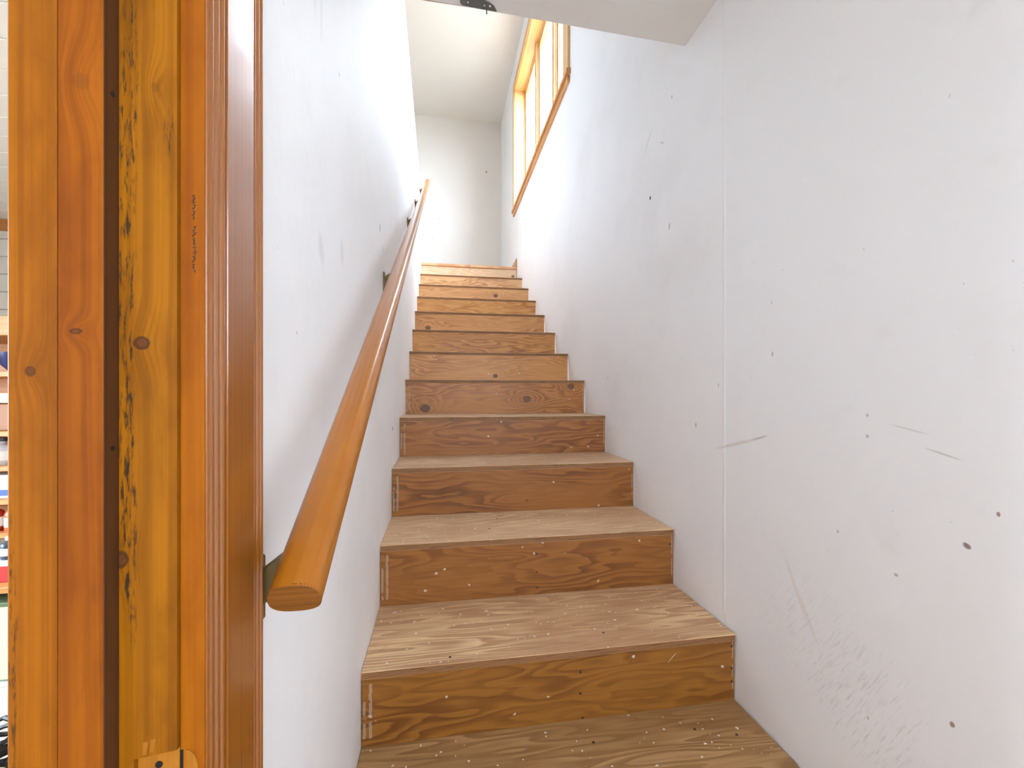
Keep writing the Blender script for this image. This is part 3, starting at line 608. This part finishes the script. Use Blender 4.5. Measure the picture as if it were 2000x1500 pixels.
def box_thing(name, x0, x1, y0, y1, z, h, rgb, label, cat, lid=None, band=None):
    o = thing(name, ((x0 + x1) / 2, (y0 + y1) / 2, z), label, cat)
    b = bx(x0, x1, y0, y1, z, z + h).build('body', plain(name + '_skin', rgb, 0.5), o, bevel=0.004, seg=2)
    if lid: bx(x0 - 0.004, x1 + 0.004, y0 - 0.004, y1 + 0.004, z + h - 0.002, z + h + 0.012).build('lid', plain(name + '_lid', lid, 0.5), o, bevel=0.003)
    if band: bx(x0 + 0.003, x1 - 0.003, y0 - 0.0008, y0 + 0.002, z + h * 0.12, z + h * 0.38).build('printed_band', plain(name + '_band', band, 0.5), o)
    return o
def bottle(name, x, y, z, r, h, rgb, cap, label, cat='bottle'):
    o = thing(name, (x, y, z), label, cat)
    MB().lathe((x, y, z), [(r * 0.9, 0), (r, 0.006), (r, h * 0.62), (r * 0.85, h * 0.72), (r * 0.42, h * 0.80), (r * 0.40, h * 0.88)], 18).build('body', plain(name + '_plastic', rgb, 0.3), o, smooth=True)
    MB().lathe((x, y, z), [(r * 0.48, h * 0.86), (r * 0.48, h), (r * 0.40, h * 1.01)], 14).build('cap', plain(name + '_cap', cap, 0.4), o, smooth=True)
    MB().lathe((x, y, z), [(r * 1.012, h * 0.18), (r * 1.012, h * 0.52)], 18).build('paper_label', plain(name + '_paper', (232, 228, 220), 0.6), o, smooth=True)
    return o
X0 = -1.555
MB_b = thing('basket', (X0 - 0.02, 1.93, 1.255), 'small dark blue bowl on the top shelf of the pine unit', 'bowl')
MB().lathe((X0 - 0.02, 1.93, 1.255), [(0.05, 0.0), (0.075, 0.03), (0.088, 0.075), (0.082, 0.075), (0.07, 0.034), (0.045, 0.008)], 24).build('body', plain('navy_glaze', (32, 48, 92), 0.25), MB_b, smooth=True)
MB_b.name = 'bowl'
box_thing('cardboard_box', X0 - 0.16, X0 + 0.09, 1.83, 2.05, 1.040, 0.10, (150, 96, 54), 'brown cardboard box under the blue bowl shelf', 'box')
box_thing('paper_stack', X0 - 0.15, X0 + 0.08, 1.81, 2.0, 1.142, 0.035, (226, 220, 208), 'stack of white paper lying on the brown cardboard box', 'paper', band=(176, 160, 140))
bottle('glass_jar', X0 - 0.04, 1.845, 0.915, 0.034, 0.10, (196, 196, 200), (60, 58, 62), 'grey jar with a dark cap on the second shelf below the bowl', 'jar')
bottle('glass_jar', X0 + 0.05, 1.850, 0.915, 0.034, 0.098, (206, 178, 170), (210, 208, 204), 'pale pink jar with a white cap beside the grey jar', 'jar')
box_thing('white_carton', X0 - 0.12, X0 + 0.05, 1.82, 1.98, 0.795, 0.085, (236, 236, 236), 'white carton with a blue band on the middle shelf', 'box', band=(70, 96, 160))
bottle('sauce_bottle', X0 + 0.012, 1.833, 0.675, 0.026, 0.10, (196, 96, 52), (226, 222, 214), 'small orange bottle with white cap on the lowest shelf')
bottle('sauce_bottle', X0 - 0.055, 1.838, 0.675, 0.026, 0.10, (178, 60, 44), (230, 226, 220), 'small red bottle with white cap on the lowest shelf')
ST2 = thing('bench', (X0, 1.70, 0), 'low pine bench standing in front of the shelving unit', 'bench')
bx(X0 - 0.40, X0 + 0.30, 1.58, 1.79, 0.545, 0.565).build('seat', m_shelf, ST2, bevel=0.002)
for (lx, ly) in ((X0 - 0.39, 1.59), (X0 + 0.26, 1.59), (X0 - 0.39, 1.75), (X0 + 0.26, 1.75)): bx(lx, lx + 0.03, ly, ly + 0.03, 0, 0.545).build('leg', m_shelfv, ST2)
box_thing('tin', -1.46, -1.38, 1.62, 1.70, 0.565, 0.055, (198, 52, 52), 'red tin on the low pine bench', 'tin', lid=(220, 216, 210))
bottle('spray_bottle', -1.41, 1.66, 0.632, 0.024, 0.001 + 0.07, (60, 70, 84), (226, 222, 214), 'slate coloured bottle standing on the red tin')
box_thing('storage_bin', X0 - 0.22, X0 + 0.25, 1.595, 1.775, 0.265, 0.235, (206, 222, 190), 'pale green plastic storage bin under the pine bench', 'bin', lid=(96, 118, 84))
box_thing('storage_bin', X0 - 0.22, X0 + 0.25, 1.595, 1.775, 0.0, 0.245, (238, 238, 236), 'white plastic storage bin under the green one', 'bin', lid=(226, 228, 226))
# tangle of black cable and an orange cloth on the floor in front
def tube(mb, pts, r, seg=6):
    for a, b in zip(pts, pts[1:]):
        a, b = Vector(a), Vector(b); d = (b - a).normalized(); t = d.orthogonal().normalized(); q = d.cross(t)
        mb.sweep([(r * math.cos(2 * math.pi * k / seg), r * math.sin(2 * math.pi * k / seg)) for k in range(seg)], a, b, t, q)
random.seed(11)
tg = MB(); P = []
for k in range(150):
    t = k * 0.33
    P.append((-1.33 + 0.085 * math.cos(t) + 0.01 * random.random(), 1.475 + 0.055 * math.sin(t * 1.07), 0.012 + 0.0011 * k + 0.02 * random.random()))
tube(tg, P, 0.0065); tag(tg.build('cable_coil', plain('black_rubber', (26, 26, 28), 0.45)), 'coil of black cable heaped on the floor before the storage bins', 'cable')
rg = MB(); nx, ny = 14, 10
g = [[(-1.30 + 0.16 * (i / nx) , 1.20 + 0.15 * (j / ny), 0.006 + 0.035 * abs(math.sin(i * 0.9 + j * 0.5)) * math.sin(math.pi * i / nx) * math.sin(math.pi * j / ny) + 0.004) for i in range(nx + 1)] for j in range(ny + 1)]
for j in range(ny):
    for i in range(nx):
        rg.face([g[j][i], g[j][i + 1], g[j + 1][i + 1], g[j + 1][i]])
ro = rg.build('cloth', plain('orange_cloth', (206, 120, 58), 0.9), smooth=True)
sm_ = ro.modifiers.new('thickness', 'SOLIDIFY'); sm_.thickness = 0.004; sm_.offset = 1
tag(ro, 'crumpled orange cloth lying on the floor before the black cable', 'cloth')
